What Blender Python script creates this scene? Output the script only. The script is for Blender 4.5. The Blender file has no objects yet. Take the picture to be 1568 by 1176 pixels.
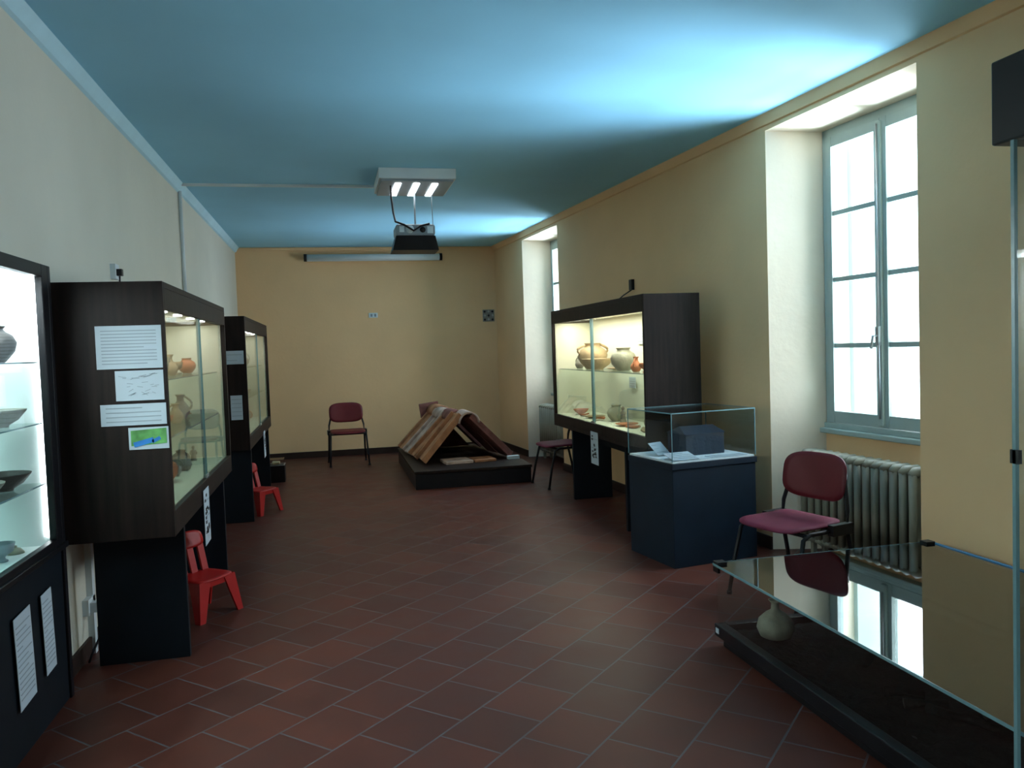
import bpy, math, random
from mathutils import Vector, Matrix, noise
random.seed(7)
SC=bpy.context.scene
COL=SC.collection
# ------------------------------------------------------------ materials
def nm(name):
    m=bpy.data.materials.new(name);m.use_nodes=True
    return m,m.node_tree.nodes,m.node_tree.links
def mat(name,c,rough=.6,metal=0,var=.12,scale=6,bump=0,bscale=60,spec=.5,stretch=None,emit=None,es=0):
    m,n,l=nm(name);b=n['Principled BSDF']
    b.inputs['Roughness'].default_value=rough;b.inputs['Metallic'].default_value=metal
    b.inputs['Specular IOR Level'].default_value=spec
    tc=n.new('ShaderNodeTexCoord');mp=n.new('ShaderNodeMapping');l.new(tc.outputs['Object'],mp.inputs[0])
    if stretch: mp.inputs['Scale'].default_value=stretch
    no=n.new('ShaderNodeTexNoise');no.inputs['Scale'].default_value=scale;no.inputs['Detail'].default_value=5
    l.new(mp.outputs[0],no.inputs['Vector'])
    r=n.new('ShaderNodeValToRGB')
    r.color_ramp.elements[0].position=.3;r.color_ramp.elements[1].position=.7
    r.color_ramp.elements[0].color=(c[0]*(1-var),c[1]*(1-var),c[2]*(1-var),1)
    r.color_ramp.elements[1].color=(min(1,c[0]*(1+var)),min(1,c[1]*(1+var)),min(1,c[2]*(1+var)),1)
    l.new(no.outputs[0],r.inputs[0]);l.new(r.outputs[0],b.inputs['Base Color'])
    if bump:
        n2=n.new('ShaderNodeTexNoise');n2.inputs['Scale'].default_value=bscale;l.new(tc.outputs['Object'],n2.inputs['Vector'])
        bp=n.new('ShaderNodeBump');bp.inputs['Strength'].default_value=bump;bp.inputs['Distance'].default_value=.01
        l.new(n2.outputs[0],bp.inputs['Height']);l.new(bp.outputs[0],b.inputs['Normal'])
    if emit:
        b.inputs['Emission Color'].default_value=emit;b.inputs['Emission Strength'].default_value=es
    return m
def glass(name,tint=(.95,.98,.97,1),base=.03,k=.8):
    m,n,l=nm(name);n.clear()
    o=n.new('ShaderNodeOutputMaterial');mx=n.new('ShaderNodeMixShader');t=n.new('ShaderNodeBsdfTransparent');g=n.new('ShaderNodeBsdfGlossy')
    t.inputs[0].default_value=tint;g.inputs['Roughness'].default_value=.02
    lw=n.new('ShaderNodeLayerWeight');lw.inputs[0].default_value=.5
    pw=n.new('ShaderNodeMath');pw.operation='POWER';pw.inputs[1].default_value=4.5;l.new(lw.outputs['Facing'],pw.inputs[0])
    ma=n.new('ShaderNodeMath');ma.operation='MULTIPLY_ADD';ma.inputs[1].default_value=k;ma.inputs[2].default_value=base;l.new(pw.outputs[0],ma.inputs[0])
    l.new(ma.outputs[0],mx.inputs[0]);l.new(t.outputs[0],mx.inputs[1]);l.new(g.outputs[0],mx.inputs[2]);l.new(mx.outputs[0],o.inputs[0])
    return m
WALL=mat('wall_plaster',(.88,.57,.30,1),.85,var=.05,scale=1.2,bump=.15,bscale=25)
WALLL=mat('wall_plaster_lit',(.66,.65,.55,1),.85,var=.05,scale=1.2,bump=.15,bscale=25)  # same plaster, with the cool light on the left wall put into the colour
REVEAL=mat('reveal_plaster',(.80,.70,.55,1),.85,var=.06,scale=2,bump=.2,bscale=20)
CEIL=mat('ceiling_paint',(.33,.68,.90,1),.9,var=.05,scale=.9,bump=.1,bscale=12)
TRIMC=mat('cornice_paint',(.52,.80,.92,1),.8,var=.04)
BASE=mat('baseboard_brown',(.030,.016,.012,1),.5,var=.2,spec=.3)
WOOD=mat('dark_wenge_wood',(.015,.0085,.007,1),.5,var=.5,scale=3,stretch=(9,9,.7),bump=.05,spec=.2)
BLUEB=mat('blue_black_laminate',(.006,.010,.015,1),.5,var=.15,spec=.2)
PEDM=mat('blue_painted_board',(.007,.016,.029,1),.55,var=.15,spec=.25)
BLACK=mat('black_metal',(.007,.007,.009,1),.4,var=.1,spec=.3)
CREAM=mat('cream_lining',(.80,.79,.64,1),.8,var=.03)
WHITEI=mat('white_lining',(.85,.88,.88,1),.7,var=.02)
PAPER=mat('paper',(.50,.58,.64,1),.8,var=.03)
INK=mat('ink',(.30,.35,.39,1),.8,var=.1)
MAPG=mat('map_green',(.12,.36,.10,1),.8,var=.45,scale=18)
MAPB=mat('map_blue',(.03,.2,.55,1),.8,var=.3,scale=12)
BURG=mat('burgundy_plastic',(.13,.013,.018,1),.45,var=.08,spec=.3)
PURP=mat('burgundy_fabric',(.17,.024,.050,1),.6,var=.15,bump=.2,bscale=200,spec=.2)
RED=mat('red_plastic',(.44,.012,.010,1),.4,var=.05,spec=.3)
RADM=mat('radiator_enamel',(.25,.24,.18,1),.45,var=.08)
WINF=mat('window_paint',(.34,.42,.39,1),.55,var=.06,bump=.05)
METAL=mat('grey_metal',(.45,.46,.47,1),.35,metal=.7,var=.05)
WHITEP=mat('white_plastic',(.72,.80,.83,1),.5,var=.03)
GREYP=mat('grey_plastic',(.28,.33,.37,1),.45,var=.06)
TERRA=mat('terracotta_tile',(.40,.18,.085,1),.8,var=.35,scale=7,bump=.5,bscale=40)
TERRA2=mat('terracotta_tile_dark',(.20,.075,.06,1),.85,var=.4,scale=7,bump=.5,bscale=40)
TERRA3=mat('pale_brick',(.46,.33,.27,1),.85,var=.3,scale=9,bump=.5,bscale=40)
POT1=mat('ochre_ceramic',(.46,.34,.19,1),.7,var=.3,scale=9,bump=.3)
POT2=mat('orange_ceramic',(.50,.17,.07,1),.65,var=.25,scale=12,bump=.2)
POT3=mat('grey_ceramic',(.25,.24,.20,1),.75,var=.3,scale=12,bump=.3)
POT4=mat('olive_ceramic',(.30,.30,.22,1),.6,var=.25,scale=12,bump=.3)
POT5=mat('dark_ceramic',(.05,.045,.04,1),.6,var=.3,scale=12,bump=.3)
SOIL=mat('dark_soil',(.007,.007,.006,1),.9,var=.5,scale=14,bump=1,bscale=30,spec=.1)
STONE=mat('dark_blue_stone',(.014,.026,.045,1),.5,var=.3,bump=.2,spec=.3)
GLASS=glass('clear_glass',(.97,.99,1,1),.02,.6)
GLASSD=glass('showcase_glass',(.96,.98,.98,1),.03,.8)
GLASST=glass('table_glass',(.26,.32,.34,1),.24,.85)
GEDGE=mat('glass_edge',(.14,.27,.30,1),.25,var=.05,spec=.8)
GEDGB=mat('glass_edge_blue_lit',(.10,.32,.60,1),.2,var=.05,spec=.8)  # blue light caught along the table edge, put into the colour
GSHELF=glass('shelf_glass',(.85,.94,.92,1),.06,.5)
LED=mat('led_white',(1,1,1,1),.5,var=0,emit=(.92,.97,1,1),es=10)
def floor_mat():
    m,n,l=nm('cotto_floor_tiles');b=n['Principled BSDF']
    tc=n.new('ShaderNodeTexCoord');mp=n.new('ShaderNodeMapping');mp.inputs['Rotation'].default_value=(0,0,math.radians(-45));mp.inputs['Location'].default_value=(.05,.11,0)
    l.new(tc.outputs['Object'],mp.inputs[0])
    br=n.new('ShaderNodeTexBrick');br.offset=.5;br.squash=1
    br.inputs['Scale'].default_value=1;br.inputs['Brick Width'].default_value=.29;br.inputs['Row Height'].default_value=.29
    br.inputs['Mortar Size'].default_value=.0045;br.inputs['Mortar Smooth'].default_value=.2
    br.inputs['Color1'].default_value=(.105,.029,.018,1);br.inputs['Color2'].default_value=(.074,.0225,.0155,1);br.inputs['Mortar'].default_value=(.085,.075,.080,1)
    l.new(mp.outputs[0],br.inputs['Vector'])
    no=n.new('ShaderNodeTexNoise');no.inputs['Scale'].default_value=5;no.inputs['Detail'].default_value=6;l.new(tc.outputs['Object'],no.inputs['Vector'])
    mr=n.new('ShaderNodeMapRange');mr.inputs[3].default_value=.65;mr.inputs[4].default_value=1.35;l.new(no.outputs[0],mr.inputs[0])
    hs=n.new('ShaderNodeHueSaturation');l.new(br.outputs[0],hs.inputs['Color']);l.new(mr.outputs[0],hs.inputs['Value']);l.new(hs.outputs[0],b.inputs['Base Color'])
    rr=n.new('ShaderNodeMapRange');rr.inputs[3].default_value=.36;rr.inputs[4].default_value=.55;l.new(no.outputs[0],rr.inputs[0]);l.new(rr.outputs[0],b.inputs['Roughness'])
    bp=n.new('ShaderNodeBump');bp.inputs['Strength'].default_value=.35;bp.inputs['Distance'].default_value=.004;bp.invert=True
    l.new(br.outputs['Fac'],bp.inputs['Height']);l.new(bp.outputs[0],b.inputs['Normal'])
    b.inputs['Specular IOR Level'].default_value=.22
    return m
FLOOR=floor_mat()
# ------------------------------------------------------------ mesh builder
class M:
    def __init__(s): s.v=[];s.f=[];s.mi=[];s.mats=[];s.sm=[]
    def mid(s,m):
        if m not in s.mats: s.mats.append(m)
        return s.mats.index(m)
    def add(s,vs,fs,m,smooth=False):
        o=len(s.v);s.v+=[tuple(v) for v in vs]
        k=s.mid(m)
        for f in fs: s.f.append([i+o for i in f]);s.mi.append(k);s.sm.append(smooth)
        return s
    def box(s,a,b,m):
        x0,y0,z0=[min(a[i],b[i]) for i in range(3)];x1,y1,z1=[max(a[i],b[i]) for i in range(3)]
        vs=[(x0,y0,z0),(x1,y0,z0),(x1,y1,z0),(x0,y1,z0),(x0,y0,z1),(x1,y0,z1),(x1,y1,z1),(x0,y1,z1)]
        return s.add(vs,[(0,3,2,1),(4,5,6,7),(0,1,5,4),(1,2,6,5),(2,3,7,6),(3,0,4,7)],m)
    def obox(s,c,X,Y,Z,h,m):
        c=Vector(c);X=Vector(X).normalized()*h[0];Y=Vector(Y).normalized()*h[1];Z=Vector(Z).normalized()*h[2]
        vs=[c-X-Y-Z,c+X-Y-Z,c+X+Y-Z,c-X+Y-Z,c-X-Y+Z,c+X-Y+Z,c+X+Y+Z,c-X+Y+Z]
        return s.add(vs,[(0,3,2,1),(4,5,6,7),(0,1,5,4),(1,2,6,5),(2,3,7,6),(3,0,4,7)],m)
    def quad(s,a,b,c,d,m): return s.add([a,b,c,d],[(0,1,2,3)],m)
    def tube(s,pts,r,m,n=10):
        pts=[Vector(p) for p in pts];R=[r]*len(pts) if not isinstance(r,(list,tuple)) else r
        vs=[];up=Vector((0,0,1))
        for i,p in enumerate(pts):
            d=(pts[min(i+1,len(pts)-1)]-pts[max(i-1,0)]).normalized()
            a=d.cross(up)
            if a.length<.05: a=d.cross(Vector((0,1,0)))
            a.normalize();b=d.cross(a)
            for k in range(n):
                t=2*math.pi*k/n;vs.append(p+a*math.cos(t)*R[i]+b*math.sin(t)*R[i])
        fs=[(i*n+k,i*n+(k+1)%n,(i+1)*n+(k+1)%n,(i+1)*n+k) for i in range(len(pts)-1) for k in range(n)]
        fs+=[tuple(range(n))[::-1],tuple((len(pts)-1)*n+k for k in range(n))]
        return s.add(vs,fs,m,True)
    def lathe(s,prof,m,c=(0,0,0),n=28):
        vs=[];c=Vector(c)
        for r,z in prof:
            for k in range(n):
                t=2*math.pi*k/n;vs.append(c+Vector((r*math.cos(t),r*math.sin(t),z)))
        fs=[(i*n+k,i*n+(k+1)%n,(i+1)*n+(k+1)%n,(i+1)*n+k) for i in range(len(prof)-1) for k in range(n)]
        fs.append(tuple(range(n))[::-1])
        return s.add(vs,fs,m,True)
    def plate(s,T,w,h,fn,th,m,e=4,N=40,rings=6):
        """rounded curved plate; T maps (x,y,z) local -> point, fn(x,y)=z"""
        vs=[];fs=[]
        for side in (1,-1):
            for r in range(rings+1):
                q=r/rings
                for k in range(N):
                    t=2*math.pi*k/N;cx,sx=math.cos(t),math.sin(t)
                    x=math.copysign(abs(cx)**(2/e),cx)*w/2*q;y=math.copysign(abs(sx)**(2/e),sx)*h/2*q
                    edge=1 if r<rings else .4
                    vs.append(T((x,y,fn(x,y)+side*th/2*edge)))
        B=(rings+1)*N
        for sd in (0,1):
            o=sd*B
            for r in range(rings):
                for k in range(N):
                    f=(o+r*N+k,o+r*N+(k+1)%N,o+(r+1)*N+(k+1)%N,o+(r+1)*N+k);fs.append(f if sd==0 else f[::-1])
        for k in range(N): fs.append((rings*N+k,rings*N+(k+1)%N,B+rings*N+(k+1)%N,B+rings*N+k))
        return s.add(vs,fs,m,True)
    def build(s,name,parent=None,loc=(0,0,0),rot=(0,0,0),bevel=0,origin=None):
        if origin is not None:
            s.v=[(v[0]-origin[0],v[1]-origin[1],v[2]-origin[2]) for v in s.v];loc=origin
        me=bpy.data.meshes.new(name);me.from_pydata(s.v,[],s.f)
        for m in s.mats: me.materials.append(m)
        for i,p in enumerate(me.polygons): p.material_index=s.mi[i];p.use_smooth=s.sm[i]
        me.validate();me.update()
        o=bpy.data.objects.new(name,me);COL.objects.link(o);o.location=loc;o.rotation_euler=rot
        if parent: o.parent=parent
        if bevel:
            b=o.modifiers.new('b','BEVEL');b.width=bevel;b.segments=2;b.limit_method='ANGLE'
        return o
def empty(name,loc=(0,0,0),rz=0):
    o=bpy.data.objects.new(name,None);COL.objects.link(o);o.location=loc;o.rotation_euler=(0,0,rz);o.empty_display_size=.1;return o
def area(name,loc,size,energy,color,rot=(0,0,0),parent=None,target=None,spread=None):
    l=bpy.data.lights.new(name,'AREA');l.shape='RECTANGLE';l.size=size[0];l.size_y=size[1];l.energy=energy;l.color=color
    if spread: l.spread=spread
    o=bpy.data.objects.new(name,l);COL.objects.link(o);o.location=loc;o.rotation_euler=rot
    if target is not None: o.rotation_euler=(Vector(target)-Vector(loc)).to_track_quat('-Z','Y').to_euler()
    if parent:o.parent=parent
    return o
# ------------------------------------------------------------ room
XL=-1.28;H=3.06;YB=12.06;YF=-3.0;SL=-.0778
def xR(y): return 2.485+SL*(y-YB)
ROTW=math.atan(-SL)
M().quad((XL-.5,YF,0),(4.5,YF,0),(4.5,YB+.02,0),(XL-.5,YB+.02,0),FLOOR).build('floor')
M().box((XL-.5,YF,H),(4.4,YB+.1,H+.1),CEIL).build('ceiling')
M().box((XL-.5,YB,0),(3.4,YB+.15,H),WALL).build('wall_back')
M().box((XL-.5,YF-.15,0),(4.4,YF,H),WALL).build('wall_front')
# left wall with recess for built-in vitrine
VY0,VY1,VZ=1.0,3.93,1.93
w=M()
w.box((XL-.12,VY1,0),(XL,YB,H),WALLL);w.box((XL-.12,YF,0),(XL,VY0,H),WALLL);w.box((XL-.12,VY0,VZ),(XL,VY1,H),WALLL)
w.build('wall_left')
# right wall with splayed openings
WINS=[(-1.70,-.35),(3.79,5.15),(9.33,10.70)]
def R(y,d,z): return (xR(y)+d,y,z)
w=M();OT=2.96;prev=YF
for a,b in WINS:
    w.quad(R(prev,0,0),R(a,0,0),R(a,0,OT),R(prev,0,OT),WALL)
    a2,b2=a+.13,b-.11
    w.quad(R(a,0,0),R(a2,.36,0),R(a2,.36,2.93),R(a,0,OT),REVEAL)
    w.quad(R(b,0,0),R(b2,.36,0),R(b2,.36,2.93),R(b,0,OT),REVEAL)
    w.quad(R(a,0,OT),R(b,0,OT),R(b2,.36,2.93),R(a2,.36,2.93),REVEAL)
    w.quad(R(a2,.36,0),R(b2,.36,0),R(b2,.36,.87),R(a2,.36,.87),WALL)
    for yy in (a2,b2): w.quad(R(yy,.36,.87),R(yy,.62,.87),R(yy,.62,2.93),R(yy,.36,2.93),REVEAL)
    w.quad(R(a2,.36,2.93),R(b2,.36,2.93),R(b2,.62,2.93),R(a2,.62,2.93),REVEAL)
    w.quad(R(a2,.36,.87),R(b2,.36,.87),R(b2,.62,.87),R(a2,.62,.87),REVEAL)
    prev=b
w.quad(R(prev,0,0),R(YB,0,0),R(YB,0,OT),R(prev,0,OT),WALL)
w.quad(R(YF,0,OT),R(YB,0,OT),R(YB,0,H),R(YF,0,H),WALL)
w.build('wall_right')
# cornices and baseboards
t=M();t.add([(XL,YF,H-.07),(XL,YF,H),(XL+.06,YF,H),(XL+.02,YF,H-.06),(XL,YB,H-.07),(XL,YB,H),(XL+.06,YB,H),(XL+.02,YB,H-.06)],[(0,4,7,3),(3,7,6,2)],TRIMC);t.build('trim_1')
t=M()
def rr(y,d,z): return (xR(y)-d,y,z)
t.add([rr(YF,0,H-.07),rr(YF,.018,H-.065),rr(YF,.05,H),rr(YB,0,H-.07),rr(YB,.018,H-.065),rr(YB,.05,H)],[(0,3,4,1),(1,4,5,2)],WALL);t.build('trim_2')
t=M();t.box((XL,YB-.015,H-.05),(xR(YB),YB,H-.01),WALL);t.build('trim_3')
M().box((XL,YB-.015,0),(xR(YB),YB,.09),BASE).build('baseboard_back')
M().box((XL,VY1+.03,0),(XL+.015,YB,.09),BASE).build('baseboard_left')
t=M();prev=YF
def rb(y0,y1,d=0):
    t.add([R(y0,d,0),R(y1,d,0),R(y1,d,.09),R(y0,d,.09),R(y0,d-.015,0),R(y1,d-.015,0),R(y1,d-.015,.09),R(y0,d-.015,.09)],[(4,5,6,7),(3,7,6,2),(0,4,7,3),(1,2,6,5)],BASE)
for a,b in WINS: rb(prev,a);rb(a+.13,b-.11,.36);prev=b
rb(prev,YB)
t.build('baseboard_right')
# ------------------------------------------------------------ windows
def window(i,a,b):
    yc=(a+b)/2+.01;g=empty('window_%d'%i,(xR(yc)+.40,yc,0),ROTW)
    W=(b-a-.24)/2;z0,z1=.87,2.93
    m=M()
    fw=.05
    m.box((-.04,-W,z0),(.04,-W+fw,z1),WINF).box((-.04,W-fw,z0),(.04,W,z1),WINF).box((-.04,-W,z1-.06),(.04,W,z1),WINF).box((-.06,-W,z0),(.04,W,z0+.035),WINF)
    m.build('frame',g,bevel=.004)
    m=M();iw=W-fw
    for sgn in (-1,1):
        y0,y1=(.0,iw) if sgn>0 else (-iw,0)
        st=.052
        m.box((-.055,y0+.002,z0+.04),(-.005,y0+st,z1-.06),WINF).box((-.055,y1-st,z0+.04),(-.005,y1-.002,z1-.06),WINF)
        m.box((-.052,y0+st,z0+.04),(-.008,y1-st,z0+.12),WINF).box((-.052,y0+st,z1-.13),(-.008,y1-st,z1-.06),WINF)
        zz0,zz1=z0+.12,z1-.13
        for k in (1,2,3):
            zc=zz0+(zz1-zz0)*k/4;m.box((-.045,y0+st,zc-.016),(-.012,y1-st,zc+.016),WINF)
        m.box((-.03,y0+st,zz0),(-.026,y1-st,zz1),GLASS)
    m.build('casements',g,bevel=.003)
    m=M();m.box((-.075,-.022,z0+.05),(-.05,.022,z1-.08),WINF);m.build('meeting_stile',g,bevel=.006)
    m=M();m.tube([(-.08,0,z0+.1),(-.08,0,z1-.1)],.007,METAL,8);m.box((-.095,-.015,1.44),(-.07,.015,1.56),METAL);m.tube([(-.095,0,1.5),(-.125,0,1.5),(-.13,0.01,1.42)],.009,METAL,8)
    m.build('espagnolette_handle',g)
    m=M();m.box((-.10,-W,z0-.035),(.0,W,z0+.0),WINF);m.build('sill',g,bevel=.006)
    # outer shutters folded open, seen as thin edges
    m=M()
    for sgn in (-1,1): m.box((.16,sgn*(W-.03)-.02,z0),(.62,sgn*(W-.03)+.02,z1),WINF)
    m.build('shutters',g)
for i,(a,b) in enumerate(WINS): window(i+1,a,b)
# ------------------------------------------------------------ radiators
def radiator(a,b):
    yc=(a+b)/2;g=empty('radiator',(xR(yc)+.19,yc+.02,0),ROTW)
    n=14;L=(b-a)-.30
    for i in range(n):
        y=-L/2+L*(i+.5)/n;m=M()
        for x in (-.06,.06):
            m.tube([(x,y,.13),(x,y,.69)],.024,RADM,12)
        for z in (.13,.69): m.tube([(-.08,y,z),(-.045,y,z+(.014 if z>.4 else -.014)),(.045,y,z+(.014 if z>.4 else -.014)),(.08,y,z)],[.018,.031,.031,.018],RADM,12)
        m.box((-.05,y-.008,.15),(.05,y+.008,.67),RADM)
        if i in (1,n-2): m.box((-.06,y-.015,0),(-.03,y+.015,.13),RADM).box((.03,y-.015,0),(.06,y+.015,.13),RADM)
        m.build('section_%d'%(i+1),g)
    m=M()
    for z in (.15,.67): m.tube([(0,-L/2,z),(0,L/2,z)],.022,RADM,12)
    m.tube([(0,-L/2,.15),(0,-L/2-.04,.15),(.08,-L/2-.04,.02)],.012,RADM,8)
    m.build('headers',g)
for a,b in WINS[1:]: radiator(a,b)
# ------------------------------------------------------------ papers
def sheet(m,o,U,V,w,h,n=(0,0,0),lines=8,pm=None):
    """o=bottom-left corner, U,V unit vectors, n=outward normal"""
    o=Vector(o);U=Vector(U).normalized();V=Vector(V).normalized();n=Vector(n).normalized()
    c=o+U*w/2+V*h/2+n*.0015
    m.obox(c,U,V,n,(w/2,h/2,.0012),pm or PAPER)
    for i in range(lines):
        yy=h*(.08+.84*(i+.5)/lines);ww=w*(.84 if random.random()<.75 else random.uniform(.3,.8))
        m.obox(o+U*(w*.08+ww/2)+V*(h-yy)+n*.0032,U,V,n,(ww/2,min(.0022,h*.84/lines*.2),.0004),INK)
# ------------------------------------------------------------ pottery
PROF={'jar':[(.0,0),(.30,0),(.34,.03),(.60,.35),(.66,.62),(.55,.85),(.36,.97),(.30,1.05),(.38,1.15),(.34,1.15),(.26,1.04),(.3,.95),(.0,.9)],
'amphora':[(0,0),(.10,0),(.14,.04),(.38,.35),(.50,.75),(.46,1.0),(.24,1.2),(.15,1.3),(.15,1.5),(.21,1.58),(.17,1.58),(.11,1.5),(.1,1.3),(0,1.2)],
'bowl':[(0,0),(.28,0),(.28,.05),(.55,.22),(.78,.5),(.80,.55),(.74,.53),(.5,.26),(.2,.12),(0,.1)],
'jug':[(0,0),(.26,0),(.30,.03),(.45,.3),(.46,.5),(.30,.75),(.18,.9),(.17,1.1),(.26,1.25),(.22,1.25),(.13,1.1),(.14,.9),(0,.8)],
'flask':[(0,0),(.34,0),(.46,.06),(.56,.3),(.50,.55),(.30,.75),(.13,.86),(.11,1.05),(.20,1.16),(.17,1.16),(.08,1.05),(.09,.86),(0,.7)],
'plate':[(0,0),(.4,0),(.42,.05),(.95,.16),(1,.22),(.93,.2),(.4,.1),(0,.08)],
'cup':[(0,0),(.22,0),(.22,.06),(.12,.12),(.12,.2),(.42,.4),(.5,.75),(.46,.75),(.36,.42),(0,.3)],
'lid':[(0,0),(.5,0),(.48,.1),(.3,.3),(.1,.36),(.12,.46),(0,.5)]}
names={'jar':'ceramic_jar','amphora':'amphora','bowl':'ceramic_bowl','jug':'ceramic_jug','flask':'ceramic_flask','plate':'ceramic_plate','lid':'ceramic_lid','cup':'ceramic_cup','lamp':'oil_lamp','sherd':'pottery_sherd','figure':'clay_figurine'}
def pot(kind,loc,s,m,rz=0,handles=0,parent=None):
    name=names[kind];mm=M()
    if parent: loc=tuple(Vector(loc)-parent.location)
    def fin(): return mm.build(name,parent,loc=loc,rot=(0,0,rz))
    if kind=='lamp':
        mm.lathe([(r*s,z*s) for r,z in [(0,0),(.4,0),(.62,.15),(.55,.3),(.25,.34),(.2,.3),(0,.3)]],m)
        mm.tube([(.45*s,0,.16*s),(.85*s,0,.2*s),(1.0*s,0,.24*s)],[.2*s,.16*s,.13*s],m,10);mm.tube([(-.5*s,0,.12*s),(-.8*s,0,.2*s),(-.75*s,0,.36*s),(-.5*s,0,.3*s)],.06*s,m,8)
        return fin()
    if kind=='sherd':
        vs=[];N=7;rs=[random.uniform(.6,1)*s for _ in range(N)]
        for k in range(N):
            a=2*math.pi*k/N;x,y=rs[k]*math.cos(a),rs[k]*math.sin(a);vs.append((x,y,.22*s+.5*x*x/s-.1*y))
        for k in range(N): x,y,z=vs[k];vs.append((x*.96,y*.96,max(0.0,z-.16*s)))
        mm.add(vs,[tuple(range(N)),tuple(range(N,2*N))[::-1]]+[(k,(k+1)%N,N+(k+1)%N,N+k) for k in range(N)],m)
        return fin()
    if kind=='figure':
        mm.lathe([(r*s,z*s) for r,z in [(0,0),(.32,0),(.34,.08),(.26,.5),(.22,.8),(.3,1.0),(.27,1.15),(.1,1.25),(.09,1.32),(.16,1.4),(.18,1.52),(.12,1.64),(0,1.68)]],m)
        for k in (-1,1): mm.tube([(0,k*.26*s,1.1*s),(.08*s,k*.36*s,.8*s),(.2*s,k*.2*s,.62*s)],[.08*s,.07*s,.06*s],m,8)
        return fin()
    P=PROF[kind];q=[]
    for i in range(len(P)-1):
        q.append(P[i]);q.append(((P[i][0]+P[i+1][0])/2,(P[i][1]+P[i+1][1])/2))
    q.append(P[-1])
    mm.lathe([(r*s,z*s) for r,z in q],m)
    hz={'amphora':(.95,1.45,.45,.16),'jug':(.45,1.15,.45,.2),'jar':(.7,1.08,.6,.34),'flask':(.6,1.1,.5,.15),'cup':(.45,.7,.4,.48)}.get(kind)
    if hz and handles:
        for k in range(handles):
            a=math.pi*k+rz;zb,zt,rb_,rt=hz
            pts=[]
            for j in range(8):
                u=j/7;r=rb_+(rt-rb_)*u+.22*math.sin(math.pi*u);z=zb+(zt-zb)*u
                pts.append((r*s*math.cos(a),r*s*math.sin(a),z*s))
            mm.tube(pts,.055*s,m,8)
    return fin()
# ------------------------------------------------------------ display cases
def display_case(name,xf,y0,y1,zb,zt,D,sx,legs,shelves,power,lcol,plac):
    """front plane xf, sx=+1: front faces +x"""
    g=empty(name,(xf,y0,0));L=y1-y0
    X=lambda d:-sx*d
    hb,bb=.13,.12
    m=M();m.box((X(0),0,zb),(X(D),.03,zt),WOOD);m.build('end_panel_near',g,bevel=.002)
    m=M();m.box((X(0),L-.03,zb),(X(D),L,zt),WOOD);m.build('end_panel_far',g,bevel=.002)
    m=M();m.box((X(0),.03,zt-.03),(X(D),L-.03,zt),WOOD).box((X(0),.03,zt-hb),(X(.025),L-.03,zt-.03),WOOD).box((X(.025),.03,zt-hb+.03),(X(D-.03),L-.03,zt-hb+.042),CREAM);m.build('header',g,bevel=.002)
    m=M();m.box((X(0),.03,zb),(X(D),L-.03,zb+.03),WOOD).box((X(0),.03,zb+.03),(X(.025),L-.03,zb+bb),WOOD);m.build('bottom_rail',g,bevel=.002)
    m=M();m.box((X(.03),.03,zb+bb-.02),(X(D-.02),L-.03,zb+bb),CREAM).box((X(D-.02),.03,zb+.03),(X(D),L-.03,zt-.03),CREAM)
    m.box((X(.03),.03,zb+bb),(X(D-.02),.036,zt-hb),CREAM).box((X(.03),L-.036,zb+bb),(X(D-.02),L-.03,zt-hb),CREAM);m.build('lining',g)
    m=M();m.box((X(.012),.03,zb+bb),(X(.016),L/2+.02,zt-hb),GLASSD).box((X(.022),L/2-.02,zb+bb),(X(.026),L-.03,zt-hb),GLASSD)
    m.build('sliding_glass',g)
    m=M()
    for yy in (L/2-.02,L/2+.02): m.box((X(.010),yy-.003,zb+bb),(X(.027),yy+.003,zt-hb),GEDGE)
    m.box((X(.005),L/2-.05,zb+bb+.0),(X(.01),L/2+.05,zb+bb+.02),METAL)
    m.build('glass_edges',g)
    for k,z in enumerate(shelves):
        m=M();m.box((X(.07),.04,z-.006),(X(D-.03),L-.04,z),GSHELF).box((X(.066),.04,z-.006),(X(.07),L-.04,z),GEDGE)
        m.build('glass_shelf_%d'%(k+1),g)
    for k,yy in enumerate(legs):
        m=M();m.box((X(.0),yy-y0-.02,0),(X(D-.06),yy-y0+.02,zb),BLUEB);m.build('leg_panel_%d'%(k+1),g,bevel=.002)
    m=M();m.box((X(.25),legs[0]-y0,zb-.14),(X(.28),legs[-1]-y0,zb),BLUEB);m.build('stretcher',g)
    m=M()
    for k in range(5):
        yy=L*(k+.5)/5;m.lathe([(0,0),(.025,0),(.025,.012),(0,.012)],LED,(X(.13),yy,zt-hb+.018),12)
    m.build('spot_lamps',g)
    area('lamp',(X(D*.4),L/2,zt-hb+.01),(D*.3,L*.9),power,lcol,parent=g)
    if plac is not None:
        ya,za,zc=plac;m=M();sheet(m,(X(-.006),ya-y0,za),(0,1,0),(0,0,1),.20,zc-za,(sx,0,0),3)
        for _ in range(16):
            yy=random.uniform(.03,.15);zz=random.uniform(.05,zc-za-.04);m.box((X(-.0115),ya-y0+yy,za+zz),(X(-.009),ya-y0+yy+.028,za+zz+.016),BLACK)
        m.build('hanging_card',g)
    return g
WL=(.97,1,.90);WLR=(1,.96,.80)
c1=display_case('museum_display_case',-.76,4.04,6.26,.66,1.87,.48,1,(4.28,5.78),(1.40,1.10),8,WL,(4.86,.42,.74))
c2=display_case('museum_display_case',-.75,7.56,10.10,.66,1.87,.48,1,(7.62,9.65),(1.40,1.10),8,WL,(8.9,.42,.70))
c3=display_case('museum_display_case',2.26,5.59,8.14,.68,1.87,.45,-1,(6.05,7.50),(1.27,),19,WLR,(6.70,.44,.73))
def P1(m,x0,x1,z0,z1,lines,pm=None): sheet(m,(x0,4.04,z0),(1,0,0),(0,0,1),x1-x0,z1-z0,(0,-1,0),lines,pm)
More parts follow.
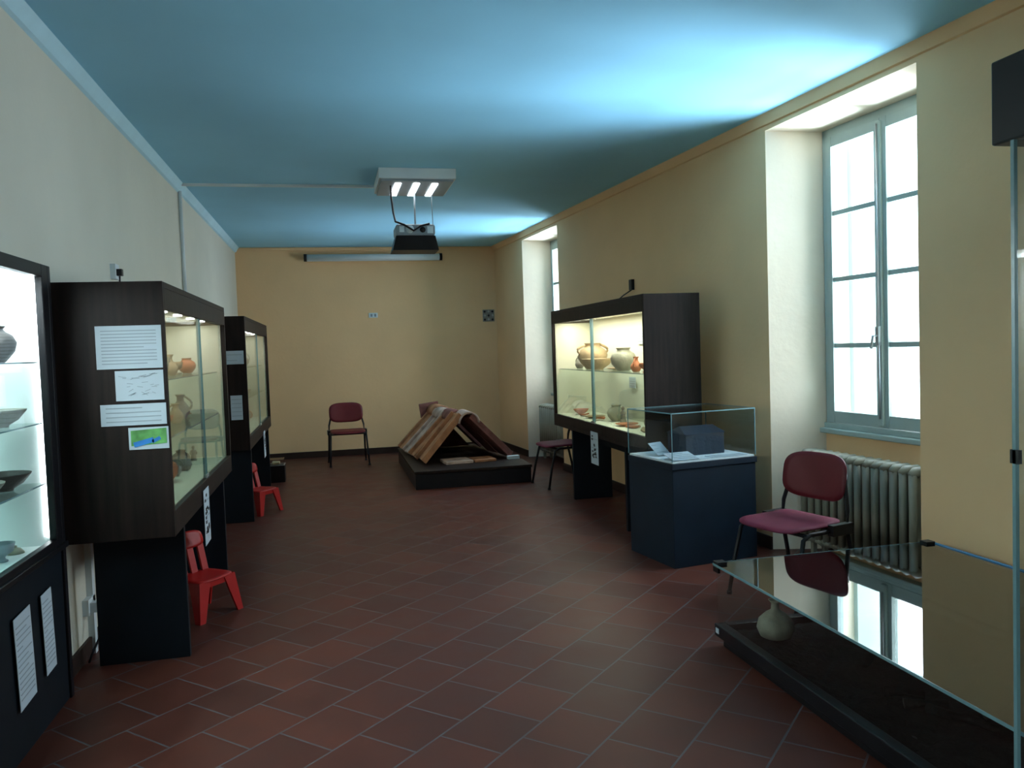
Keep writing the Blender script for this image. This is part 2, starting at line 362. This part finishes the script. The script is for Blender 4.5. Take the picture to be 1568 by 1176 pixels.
m=M();P1(m,-1.06,-.775,1.465,1.665,11);m.build('text_panel')
m=M();P1(m,-.985,-.775,1.315,1.455,0)
random.seed(3)
for _ in range(26):
    a=random.uniform(-.96,-.80);b=random.uniform(1.34,1.44);c=random.uniform(-.02,.02)
    m.obox((a,4.0365,b),(1,0,c*30),(0,1,0),(-c*30,0,1),(random.uniform(.006,.018),.0004,.0012),INK)
m.build('sketch_map_sheet')
m=M();P1(m,-1.055,-.77,1.20,1.30,4);m.build('text_panel')
m=M();P1(m,-.94,-.765,1.085,1.188,0)
m.obox((-.852,4.0362,1.142),(1,0,.05),(0,1,0),(0,0,1),(.078,.0006,.036),MAPG)
m.obox((-.875,4.0352,1.118),(1,0,.25),(0,1,0),(-.25,0,1),(.045,.0004,.012),MAPB)
m.obox((-.82,4.0352,1.128),(1,0,.5),(0,1,0),(-.5,0,1),(.02,.0004,.008),MAPB)
m.build('colour_map_sheet')
m=M();sheet(m,(-.93,7.56,1.44),(1,0,0),(0,0,1),.16,.12,(0,-1,0),2);m.build('text_panel')
m=M();sheet(m,(-.90,7.56,.94),(1,0,0),(0,0,1),.10,.22,(0,-1,0),5);m.build('text_panel')
# exhibits
random.seed(11)
mats=[POT1,POT2,POT3,POT4,POT3,POT5]
def fill(g,xc,y0,y1,z,n,smax,kinds):
    st=(y1-y0)/n
    for i in range(n):
        k=random.choice(kinds);s=random.uniform(.6,1)*smax
        if k in('plate','lid','lamp','sherd','figure'): s*=.6
        y=y0+st*(i+.5)
        pot(k,(xc+random.uniform(-.03,.03),y,z+.001),s,random.choice(mats),random.uniform(0,6),handles={'amphora':2,'jug':1,'jar':random.choice([0,2]),'cup':1}.get(k,0),parent=g)
for (g,y0,y1) in ((c1,4.15,6.15),(c2,7.7,10.0)):
    fill(g,-1.0,y0,y1,.78,8,.15,['jug','bowl','flask','jar','sherd','figure','plate'])
    fill(g,-1.0,y0,y1,1.10,9,.13,['jug','bowl','jar','flask','cup','lamp','sherd'])
    fill(g,-1.0,y0,y1,1.40,8,.13,['bowl','jar','jug','figure','cup','lamp'])
zs=1.271
for a in (('jug',(2.47,7.86,zs),.10,POT3,1,1),('jar',(2.50,7.52,zs),.22,POT1,0,2),('bowl',(2.44,7.20,zs),.19,POT1,0,0),('plate',(2.53,6.93,zs),.09,POT1,0,0),
          ('jar',(2.48,6.62,zs),.175,POT4,.4,0),('jug',(2.45,6.25,zs),.10,POT2,2,1),('cup',(2.45,6.05,zs),.10,POT2,1,1),('lamp',(2.44,5.88,zs),.06,POT2,3,0),('figure',(2.46,5.74,zs),.08,POT3,3,0)): pot(*a,parent=c3)
zs=.801
for a in (('bowl',(2.47,7.86,zs),.10,POT2,0,0),('sherd',(2.42,7.62,zs),.07,POT2,0,0),('plate',(2.46,7.38,zs),.10,POT1,0,0),('sherd',(2.42,7.12,zs),.06,POT2,1,0),('jar',(2.52,6.95,zs),.13,POT4,0,0),
          ('figure',(2.5,6.72,zs),.09,POT3,3,0),('plate',(2.45,6.50,zs),.10,POT2,0,0),('lamp',(2.43,6.28,zs),.07,POT2,2.5,0),('jug',(2.52,6.10,zs),.15,POT3,2,1),('sherd',(2.42,5.95,zs),.07,POT1,2,0),('bowl',(2.45,5.77,zs),.09,POT2,0,0)): pot(*a,parent=c3)
for (y,z,w_,h_) in ((6.78,1.50,.16,.11),(6.15,1.45,.20,.12),(5.88,1.40,.18,.15),(7.5,.83,.14,.09),(6.4,.95,.20,.22),(5.95,.90,.18,.2),(7.0,1.1,.16,.1)):
    m=M();sheet(m,(2.675-2.26,y-5.59,z),(0,-1,0),(0,0,1),w_,h_,(-1,0,0),4);m.build('label_card',c3)
# ------------------------------------------------------------ built-in lit vitrine (left foreground)
g=empty('built_in_vitrine',(-1.20,VY0,0));L=VY1-VY0
m=M();m.box((-.40,0,0),(-.385,L,VZ),WHITEI).box((-.385,0,.68),(-.03,.015,VZ),WHITEI).box((-.385,L-.05,.68),(-.03,L-.035,VZ),WHITEI).box((-.385,0,.68),(-.03,L-.05,.70),WHITEI).box((-.385,0,1.885),(-.03,L-.05,1.895),WHITEI)
m.build('lining',g)
m=M();m.box((-.08,L-.035,.0),(0,L,VZ),BLACK).box((-.03,L-.11,.70),(0,L-.035,VZ),BLACK).box((-.03,0,1.875),(.0,L-.11,VZ),BLACK).box((-.03,0,.70),(0,L-.11,.735),BLACK).box((-.08,0,1.895),(-.03,L,VZ),BLACK)
m.build('frame',g,bevel=.003)
m=M();m.box((-.38,0,0),(-.01,L-.035,.68),BLUEB).box((-.05,0,.68),(.012,L-.0,.705),BLACK);m.build('base_cabinet',g,bevel=.003)
m=M();m.box((-.02,0,.735),(-.015,L-.11,1.875),GLASSD);m.build('glass_door',g)
for k,z in enumerate((.98,1.245,1.51)):
    m=M();m.box((-.37,.02,z-.006),(-.05,L-.06,z),GSHELF).box((-.05,.02,z-.006),(-.046,L-.06,z),GEDGE);m.build('glass_shelf_%d'%(k+1),g)
m=M();m.box((-.06,L-.060,.74),(-.045,L-.050,1.87),LED).box((-.12,.02,1.875),(-.08,L-.06,1.885),LED);m.build('led_strips',g)
area('lamp',(-.2,L*.55,1.87),(.2,L*.8),38,(.85,.97,1),parent=g)
m=M()
sheet(m,(.0,L-.33,.215),(0,.97,.06),(0,-.06,.97),.12,.34,(1,0,0),14);sheet(m,(.0,L-.62,.19),(0,.97,.06),(0,-.06,.97),.17,.36,(1,0,0),14)
m.build('text_sheets',g)
for (z,y,k,s,mt_) in ((1.511,3.66,'jar',.13,POT5),(1.246,3.67,'bowl',.13,POT3),(.981,3.68,'bowl',.13,POT5),(.981,3.4,'bowl',.13,POT3),(.701,3.76,'lid',.07,POT4),(.701,3.62,'cup',.10,GREYP),(1.246,3.38,'bowl',.14,POT3),(1.511,3.36,'jar',.12,POT3)):
    pot(k,(-1.345,y,z),s,mt_,parent=g)
# ------------------------------------------------------------ chairs
def chair(loc,rz,seatm=BURG):
    g=empty('conference_chair',loc,rz)  # front faces local -y
    m=M();m.plate(lambda p:(p[0],p[1]-.01,.445+p[2]),.46,.43,lambda x,y:.15*x*x+.12*max(0,y-.1)-.10*max(0,-y-.12),.024,seatm,5)
    m.build('seat',g)
    m=M();m.plate(lambda p:(p[0],.235+p[2]+(p[1])*.16,.69+p[1]),.46,.27,lambda x,y:-.75*x*x,.018,BURG,3.6)
    m.build('backrest',g)
    m=M()
    for s in (-1,1):
        m.tube([(s*.255,-.235,.012),(s*.245,-.20,.20),(s*.235,-.15,.40),(s*.235,-.10,.425),(s*.235,.15,.425)],.0125,BLACK)
        m.tube([(s*.255,.27,.012),(s*.245,.235,.2),(s*.24,.19,.40),(s*.235,.20,.52),(s*.20,.225,.66),(s*.19,.24,.72)],.0125,BLACK)
        m.tube([(s*.255,-.235,0),(s*.255,-.235,.02)],.017,BLACK).tube([(s*.255,.27,0),(s*.255,.27,.02)],.017,BLACK)
        m.box((s*.225,.05,.40),(s*.265,.21,.46),BLACK)
    m.tube([(-.235,-.12,.42),(.235,-.12,.42)],.011,BLACK);m.tube([(-.235,.12,.42),(.235,.12,.42)],.011,BLACK)
    m.build('tubular_frame',g)
chair((.17,11.12,0),math.radians(3))
chair((2.54,4.14,0),math.radians(-75),PURP)
chair((2.38,8.38,0),math.radians(-90+6),PURP)
def kid_chair(loc,rz):
    g=empty('child_chair',loc,rz)
    m=M();m.plate(lambda p:(p[0],p[1],.22+p[2]),.28,.26,lambda x,y:.25*x*x,.016,RED,5);m.build('seat',g)
    m=M();B=lambda p:(p[0],.125+p[2]+p[1]*.28,.37+p[1])
    m.plate(lambda p:B((p[0],p[1]+.05,p[2])),.27,.10,lambda x,y:-.8*x*x,.014,RED,4)
    for x in (-.11,-.037,.037,.11): m.obox((x,.118-.8*x*x,.31),(1,0,0),(0,1,0),(0,.24,1),(.022,.007,.10),RED)
    m.build('backrest',g)
    m=M()
    for sx in (-1,1):
        for sy in (-1,1):
            # L-section moulded leg, wide at the seat and tapering to the floor
            m.add([(sx*.05,sy*.125,.225),(sx*.135,sy*.125,.225),(sx*.135,sy*.04,.225),(sx*.125,sy*.15,0),(sx*.165,sy*.15,0),(sx*.165,sy*.11,0),
                   (sx*.05,sy*.113,.225),(sx*.123,sy*.113,.225),(sx*.123,sy*.04,.225),(sx*.125,sy*.138,0),(sx*.153,sy*.138,0),(sx*.153,sy*.11,0)],
                  [(0,1,4,3),(1,2,5,4),(6,9,10,7),(7,10,11,8),(0,3,9,6),(2,8,11,5),(3,4,10,9),(4,5,11,10)],RED)
    m.box((-.13,-.122,.185),(.13,-.112,.22),RED)
    m.build('legs',g)
kid_chair((-.80,4.96,0),math.radians(52))
kid_chair((-.74,8.04,0),math.radians(55))
g=empty('small_showcase_box',(-.70,9.98,0))
m=M();m.box((-.10,-.12,0),(.10,.12,.20),BLACK);m.build('body',g,bevel=.004)
m=M();m.box((-.10,-.12,.20),(.10,.12,.205),METAL).box((-.09,-.11,.205),(.09,.11,.27),GLASSD);m.build('glass_cover',g)
m=M();m.box((-.05,-.05,.206),(.04,.05,.24),POT1);m.build('exhibit',g,bevel=.01)
# ------------------------------------------------------------ pedestal with glass cube
g=empty('pedestal_showcase',(2.445,5.26,0),math.radians(9));PB=.27;PX=.335
m=M();m.box((-PX,-.30,0),(PX,PB,.66),PEDM);m.build('pedestal',g,bevel=.003)
m=M();m.box((-PX-.008,-.308,.66),(PX+.008,PB,.70),PEDM).box((-PX+.005,-.295,.70),(PX-.005,PB-.005,.712),WHITEP);m.build('top_tray',g,bevel=.002)
m=M();h0,h1=.712,1.03
for a,b in (((-PX,-.30),(PX,-.295)),((-PX,PB-.005),(PX,PB)),((-PX,-.295),(-PX+.005,PB-.005)),((PX-.005,-.295),(PX,PB-.005))): m.box((a[0],a[1],h0),(b[0],b[1],h1),GLASSD)
m.box((-PX,-.30,h1),(PX,PB,h1+.006),GLASSD);m.build('glass_cover',g)
m=M()
e=.0025
for x in (-PX,PX):
    for y in (-.30,PB): m.box((x-e,y-e,h0),(x+e,y+e,h1+.006),GEDGE)
for x in (-PX,PX): m.box((x-e,-.30,h1),(x+e,PB,h1+.007),GEDGE)
for y in (-.30,PB): m.box((-PX,y-e,h1),(PX,y+e,h1+.007),GEDGE)
m.build('glass_edges',g)
m=M();m.box((-.10,-.11,.713),(.22,.12,.86),STONE).add([(-.11,-.12,.86),(.23,-.12,.86),(.23,.13,.86),(-.11,.13,.86),(-.08,0,.91),(.20,0,.91)],[(0,1,5,4),(2,3,4,5),(1,2,5),(3,0,4),(0,3,2,1)],STONE)
m.build('stone_urn',g,bevel=.004)
m=M();sheet(m,(-.31,-.28,.716),(1,0,.0),(0,1,.25),.2,.14,(0,-.25,1),4);sheet(m,(-.27,-.02,.72),(1,.3,0),(-.3,1,.9),.13,.12,(0,-.9,1),3);sheet(m,(.0,-.285,.714),(1,0,0),(0,1,0),.28,.10,(0,0,1),3);m.build('caption_cards',g)
# ------------------------------------------------------------ platform and tile tomb
m=M();m.box((.83,8.66,0),(2.12,10.95,.17),BLACK).box((.82,8.65,.17),(2.13,10.96,.20),WOOD);m.build('display_platform',bevel=.004,origin=(1.47,9.8,0))
g=empty('roman_tile_tomb',(1.42,9.95,.20),math.radians(6))
random.seed(5)
hw,hh,LL=.45,.50,1.56
for side in (-1,1):
    n=4
    for i in range(n):
        y=-LL/2+LL*(i+.5)/n
        j=random.uniform(-.02,.03);h2=hh+random.uniform(-.03,.03);w2=hw+j
        S=Vector((-side*w2,0,h2)).normalized();N=Vector((side*h2,0,w2)).normalized()
        ln=.67+random.uniform(-.05,.03)
        base=Vector((side*(w2+.03),y,.014));c=base+S*ln/2+N*.02
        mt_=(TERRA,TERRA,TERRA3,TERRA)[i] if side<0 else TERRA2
        m=M();Yv=Vector((random.uniform(-.07,.07),1,random.uniform(-.05,.05)))
        m.obox(c,S,Yv,N,(ln/2,.182,.018),mt_)
        for q in (-1,1): m.obox(c+Vector((0,q*.165,0))+N*.034,S,Yv,N,(ln/2,.018,.024),mt_)
        m.obox(c+S*(ln/2-.015)+N*.02,S,Yv,N,(.015,.14,.008),mt_)
        m.build('roof_tile_%s%d'%('a' if side<0 else 'b',i+1),g,bevel=.005)
for i in range(4):
    y=-.58+i*.385;m=M();n=10;vs=[];jx=random.uniform(-.03,.03);jz=random.uniform(-.015,.02)
    for e in (0,1):
        for rr_ in (.13-.02*e,.108-.02*e):
            for k in range(n+1):
                t=math.pi*k/n;vs.append((jx+jx*e+rr_*math.cos(t),y-.21+.42*e,.455+jz+rr_*math.sin(t)+.025*e))
    q=n+1;fs=[]
    for k in range(n):
        fs+=[(k,k+1,2*q+k+1,2*q+k),(q+k+1,q+k,3*q+k,3*q+k+1),(k+1,k,q+k,q+k+1),(2*q+k,2*q+k+1,3*q+k+1,3*q+k)]
    fs+=[(0,2*q,3*q,q),(n,q+n,3*q+n,2*q+n)]
    m.add(vs,fs,[TERRA3,TERRA2,TERRA3,TERRA][i],True);m.build('ridge_tile_%d'%(i+1),g)
m=M();m.box((-.30,-.92,0.001),(.02,-.60,.035),TERRA3).box((.04,-.90,0.001),(.30,-.62,.03),TERRA);m.build('floor_bricks',g,bevel=.006)
m=M();m.add([(-.42,.70,.01),(.42,.70,.01),(0,.70,.49),(-.42,.735,.01),(.42,.735,.01),(0,.735,.49)],[(0,1,2),(3,5,4),(0,2,5,3),(1,4,5,2),(0,3,4,1)],TERRA2);m.build('added_gable_stop',g,bevel=.003)  # added to close the far gable so the inside stays dark
m=M();m.obox((-.06,.82,.31),(1,0,.12),(0,1,.1),(-.12,0,1),(.13,.02,.30),TERRA2);m.build('leaning_tile',g,bevel=.004)
m=M();m.box((.46,-.86,.0),(.60,-.80,.04),WHITEP);m.build('caption_block',g,bevel=.003)
# ------------------------------------------------------------ low glass table case
TX0,TX1,TY0,TY1=1.79,3.02,1.15,3.61
g=empty('low_floor_showcase',(TX0,TY0,0));W=TX1-TX0;L=TY1-TY0
m=M();m.box((.03,.03,0),(W-.03,L-.03,.05),BLACK).box((0,0,.05),(.05,L,.11),BLACK).box((W-.05,0,.05),(W,L,.11),BLACK).box((.05,0,.05),(W-.05,.05,.11),BLACK).box((.05,L-.05,.05),(W-.05,L,.11),BLACK)
m.build('base_frame',g,bevel=.004)
m=M();nx,ny=30,60;vs=[];fs=[]
for j in range(ny+1):
    for i in range(nx+1):
        x=.05+(W-.1)*i/nx;y=.05+(L-.1)*j/ny
        vs.append((x,y,.075+.035*noise.noise(Vector((x*5,y*5,0)))+.015*noise.noise(Vector((x*16,y*16,3)))))
for j in range(ny):
    for i in range(nx): a=j*(nx+1)+i;fs.append((a,a+1,a+nx+2,a+nx+1))
m.add(vs,fs,SOIL,True);m.build('soil_bed',g)
m=M();zt=.40
m.box((.01,.01,.11),(.018,L-.01,zt),GLASSD).box((W-.018,.01,.11),(W-.01,L-.01,zt),BLACK).box((.018,L-.018,.11),(W-.018,L-.01,zt),GLASSD).box((.018,.01,.11),(W-.018,.018,zt),GLASSD)
m.build('glass_sides',g)
m=M();m.box((0,0,zt),(W,L,zt+.01),GLASST);m.build('glass_top',g)
m=M();m.box((-.002,0,zt-.001),(.0,L,zt+.010),GEDGE).box((0,L,zt-.002),(W,L+.003,zt+.011),GEDGE).box((W,0,zt-.002),(W+.008,L,zt+.016),GEDGB)
m.box((0,L-.05,zt+.01),(.05,L,zt+.022),BLACK).box((0,L-.05,zt-.03),(.012,L,zt),BLACK).box((W-.05,L-.05,zt+.01),(W,L,zt+.022),BLACK)
m.build('edge_trim',g)
m=M();sheet(m,(-.001,L-.02,.07),(0,-1,0),(0,0,1),.03,.025,(-1,0,0),0);m.build('number_tag',g)
m=M()
random.seed(9)
for k in range(12):
    x=random.uniform(2.1,2.8)-TX0;y=random.uniform(2.0,3.3)-TY0;a=random.uniform(0,3);l_=random.uniform(.06,.2)
    m.tube([(x-l_*math.cos(a),y-l_*math.sin(a),.115),(x,y,.12),(x+l_*math.cos(a),y+l_*math.sin(a),.115)],[.02,.012,.02],SOIL,8)
m.build('bone_fragments',g)
pot('flask',(2.00,3.40,.088),.155,POT4)
# ------------------------------------------------------------ tall vitrine at right foreground
g=empty('tall_glass_vitrine',(.95,.30,0))
m=M();m.box((0,.0,1.77),(.5,.70,1.89),BLACK);m.build('head_box',g,bevel=.003)
m=M();m.box((0,0,0),(.5,.70,.80),BLACK);m.build('base_cabinet',g,bevel=.003)
m=M();m.box((.002,.01,.80),(.006,.665,1.77),GLASSD).box((.006,.66,.80),(.5,.665,1.77),GLASSD).box((.494,.01,.80),(.498,.66,1.77),GLASSD);m.build('glass_panels',g)
m=M();m.box((.0,.660,.80),(.006,.666,1.77),GEDGE).box((.49,.658,.80),(.5,.668,1.77),GEDGE).box((.0,.655,1.31),(.006,.670,1.33),BLACK);m.build('glass_edges',g)
# ------------------------------------------------------------ ceiling lamp, projector, screen, conduits
g=empty('ceiling_light_fixture',(.78,7.25,H))
m=M();m.box((-.33,-.35,-.09),(.33,.35,0),WHITEP).box((-.31,-.33,-.11),(.31,.33,-.09),GREYP);m.build('housing',g,bevel=.006)
m=M()
for x in (-.16,0,.16): m.box((x-.026,-.25,-.116),(x+.026,.30,-.108),LED)
m.build('tubes',g)
g=empty('ceiling_projector',(.755,7.12,2.50))
m=M();m.box((-.17,-.13,0),(.17,.15,.10),GREYP);m.build('body',g,bevel=.02)
m=M();m.add([(-.17,-.12,0),(.17,-.12,0),(.20,-.10,-.12),(-.20,-.10,-.12),(-.17,.16,0),(.17,.16,0),(.20,.20,-.12),(-.20,.20,-.12)],[(0,1,2,3),(4,7,6,5),(0,3,7,4),(1,5,6,2),(3,2,6,7),(0,4,5,1)],BLACK);m.build('tray',g)
m=M();m.tube([(-.05,-.135,.055),(-.05,-.12,.055)],.035,WHITEP,16).tube([(.06,-.135,.05),(.06,-.12,.05)],.025,BLACK,16).box((-.14,-.134,.03),(-.10,-.128,.08),WHITEP).box((.10,-.134,.02),(.15,-.128,.08),WHITEP);m.build('sockets',g)
m=M();m.tube([(.02,.08,.10),(.02,.08,.47)],.008,GREYP,10)
pts=[(-.19,.0,.47),(-.19,-.02,.34),(-.18,-.06,.20),(-.17,-.12,.12),(-.10,-.15,.09),(-.02,-.15,.04),(.04,-.15,.08),(.12,-.14,.10)];m.tube(pts,.009,BLACK,8)
m.tube([(.16,0,.47),(.165,-.02,.10)],.003,GREYP,6)
m.build('mount_and_cables',g)
g=empty('projection_screen_roll',(.67,YB-.07,2.90))
m=M();m.tube([(-.96,0,0),(.96,0,0)],.048,WHITEP,16).box((-.96,-.02,-.05),(.96,.03,-.035),WHITEP);m.build('tube',g)
m=M()
for s in (-1,1): m.tube([(s*.96,0,0),(s*1.0,0,0)],.055,BLACK,16).box((s*.97-.02,0,0),(s*.97+.02,.07,.04),BLACK)
m.build('end_caps',g)
m=M();m.box((.56,YB-.012,2.02),(.69,YB,2.09),WHITEP);m.box((.585,YB-.016,2.035),(.615,YB-.012,2.075),GREYP).box((.64,YB-.016,2.035),(.67,YB-.012,2.075),GREYP);m.build('wall_socket_plate',bevel=.002)
VENT=mat('vent_metal',(.22,.20,.17,1),.5,var=.05);VENT2=mat('vent_metal_light',(.42,.40,.36,1),.5,var=.05)
m=M();m.box((2.27,YB-.01,1.92),(2.45,YB,2.10),VENT)
for i in range(3):
    for j in range(3):
        m.tube([(2.30+.06*i,YB-.014,1.95+.06*j),(2.30+.06*i,YB-.010,1.95+.06*j)],.018,VENT2 if (i+j)%2 else BLACK,8)
m.build('air_vent_grille')
m=M();m.tube([(XL+.02,7.7,H-.06),(XL+.02,7.72,1.9)],.016,WHITEP,8);m.build('wall_conduit')
m=M();m.box((XL,7.64,H-.022),(.46,7.67,H),WHITEP);m.build('ceiling_raceway')
m=M();m.box((XL,5.27,2.0),(XL+.03,5.36,2.09),WHITEP).box((XL+.03,5.29,2.02),(XL+.06,5.33,2.06),BLACK);m.tube([(XL+.04,5.33,2.06),(XL+.03,5.36,1.98),(XL+.02,5.35,1.88)],.006,BLACK,6);m.build('wall_sensor')
m=M();yy=7.3;m.box((xR(yy)-.03,yy-.03,2.02),(xR(yy)+.0,yy+.04,2.12),BLACK);m.tube([(xR(yy)-.02,yy,2.02),(xR(yy)-.06,yy+.1,1.98),(xR(yy)-.08,yy+.3,1.92),(xR(yy)-.1,yy+.35,1.875)],.006,BLACK,6);m.build('wall_sensor')
m=M();m.box((XL,4.38,.22),(XL+.03,4.50,.30),WHITEP);m.box((XL+.03,4.40,.23),(XL+.07,4.45,.28),WHITEP);m.tube([(XL+.06,4.42,.24),(XL+.10,4.36,.16),(XL+.05,4.34,.05),(XL+.04,4.30,.01)],.006,BLACK,6);m.build('wall_socket')
m=M();m.box((XL,4.46,.0),(XL+.03,4.50,.62),WHITEP);m.build('cable_duct')
# ------------------------------------------------------------ light
wd=bpy.data.worlds.new('World');SC.world=wd;wd.use_nodes=True
bg=wd.node_tree.nodes['Background'];bg.inputs[0].default_value=(.80,.93,1,1);bg.inputs[1].default_value=3.0
for i,(a,b) in enumerate(WINS):
    yc=(a+b)/2;x=xR(yc)
    # diffuse sky light entering at the opening
    area('skylight_%d'%(i+1),(x+.85,yc,1.95),(1.3,2.2),90,(.86,.92,1),target=(x-2,yc-.1,1.75))
    # light bounced up from the sunlit courtyard below
    area('courtyard_bounce_%d'%(i+1),(x+2.6,yc-.2,-.9),(1.6,1.6),800,(.62,.84,1),target=(x+.36,yc,2.0))
# ------------------------------------------------------------ camera
f,p,rho,psi=1229.156,.0445,.0337,.2196
fw=Vector((math.sin(psi)*math.cos(p),math.cos(psi)*math.cos(p),-math.sin(p)))
r0=Vector((math.cos(psi),-math.sin(psi),0));u0=r0.cross(fw)
cr=r0*math.cos(rho)-u0*math.sin(rho);cu=r0*math.sin(rho)+u0*math.cos(rho)
cam=bpy.data.cameras.new('camera');co=bpy.data.objects.new('camera',cam);COL.objects.link(co)
cam.sensor_width=36;cam.lens=f/1568*36;cam.clip_start=.02
mw=Matrix((cr,cu,-fw)).transposed().to_4x4();mw.translation=Vector((0,0,1.5));co.matrix_world=mw
SC.camera=co
SC.view_settings.view_transform='Standard'
SC.view_settings.exposure=.3
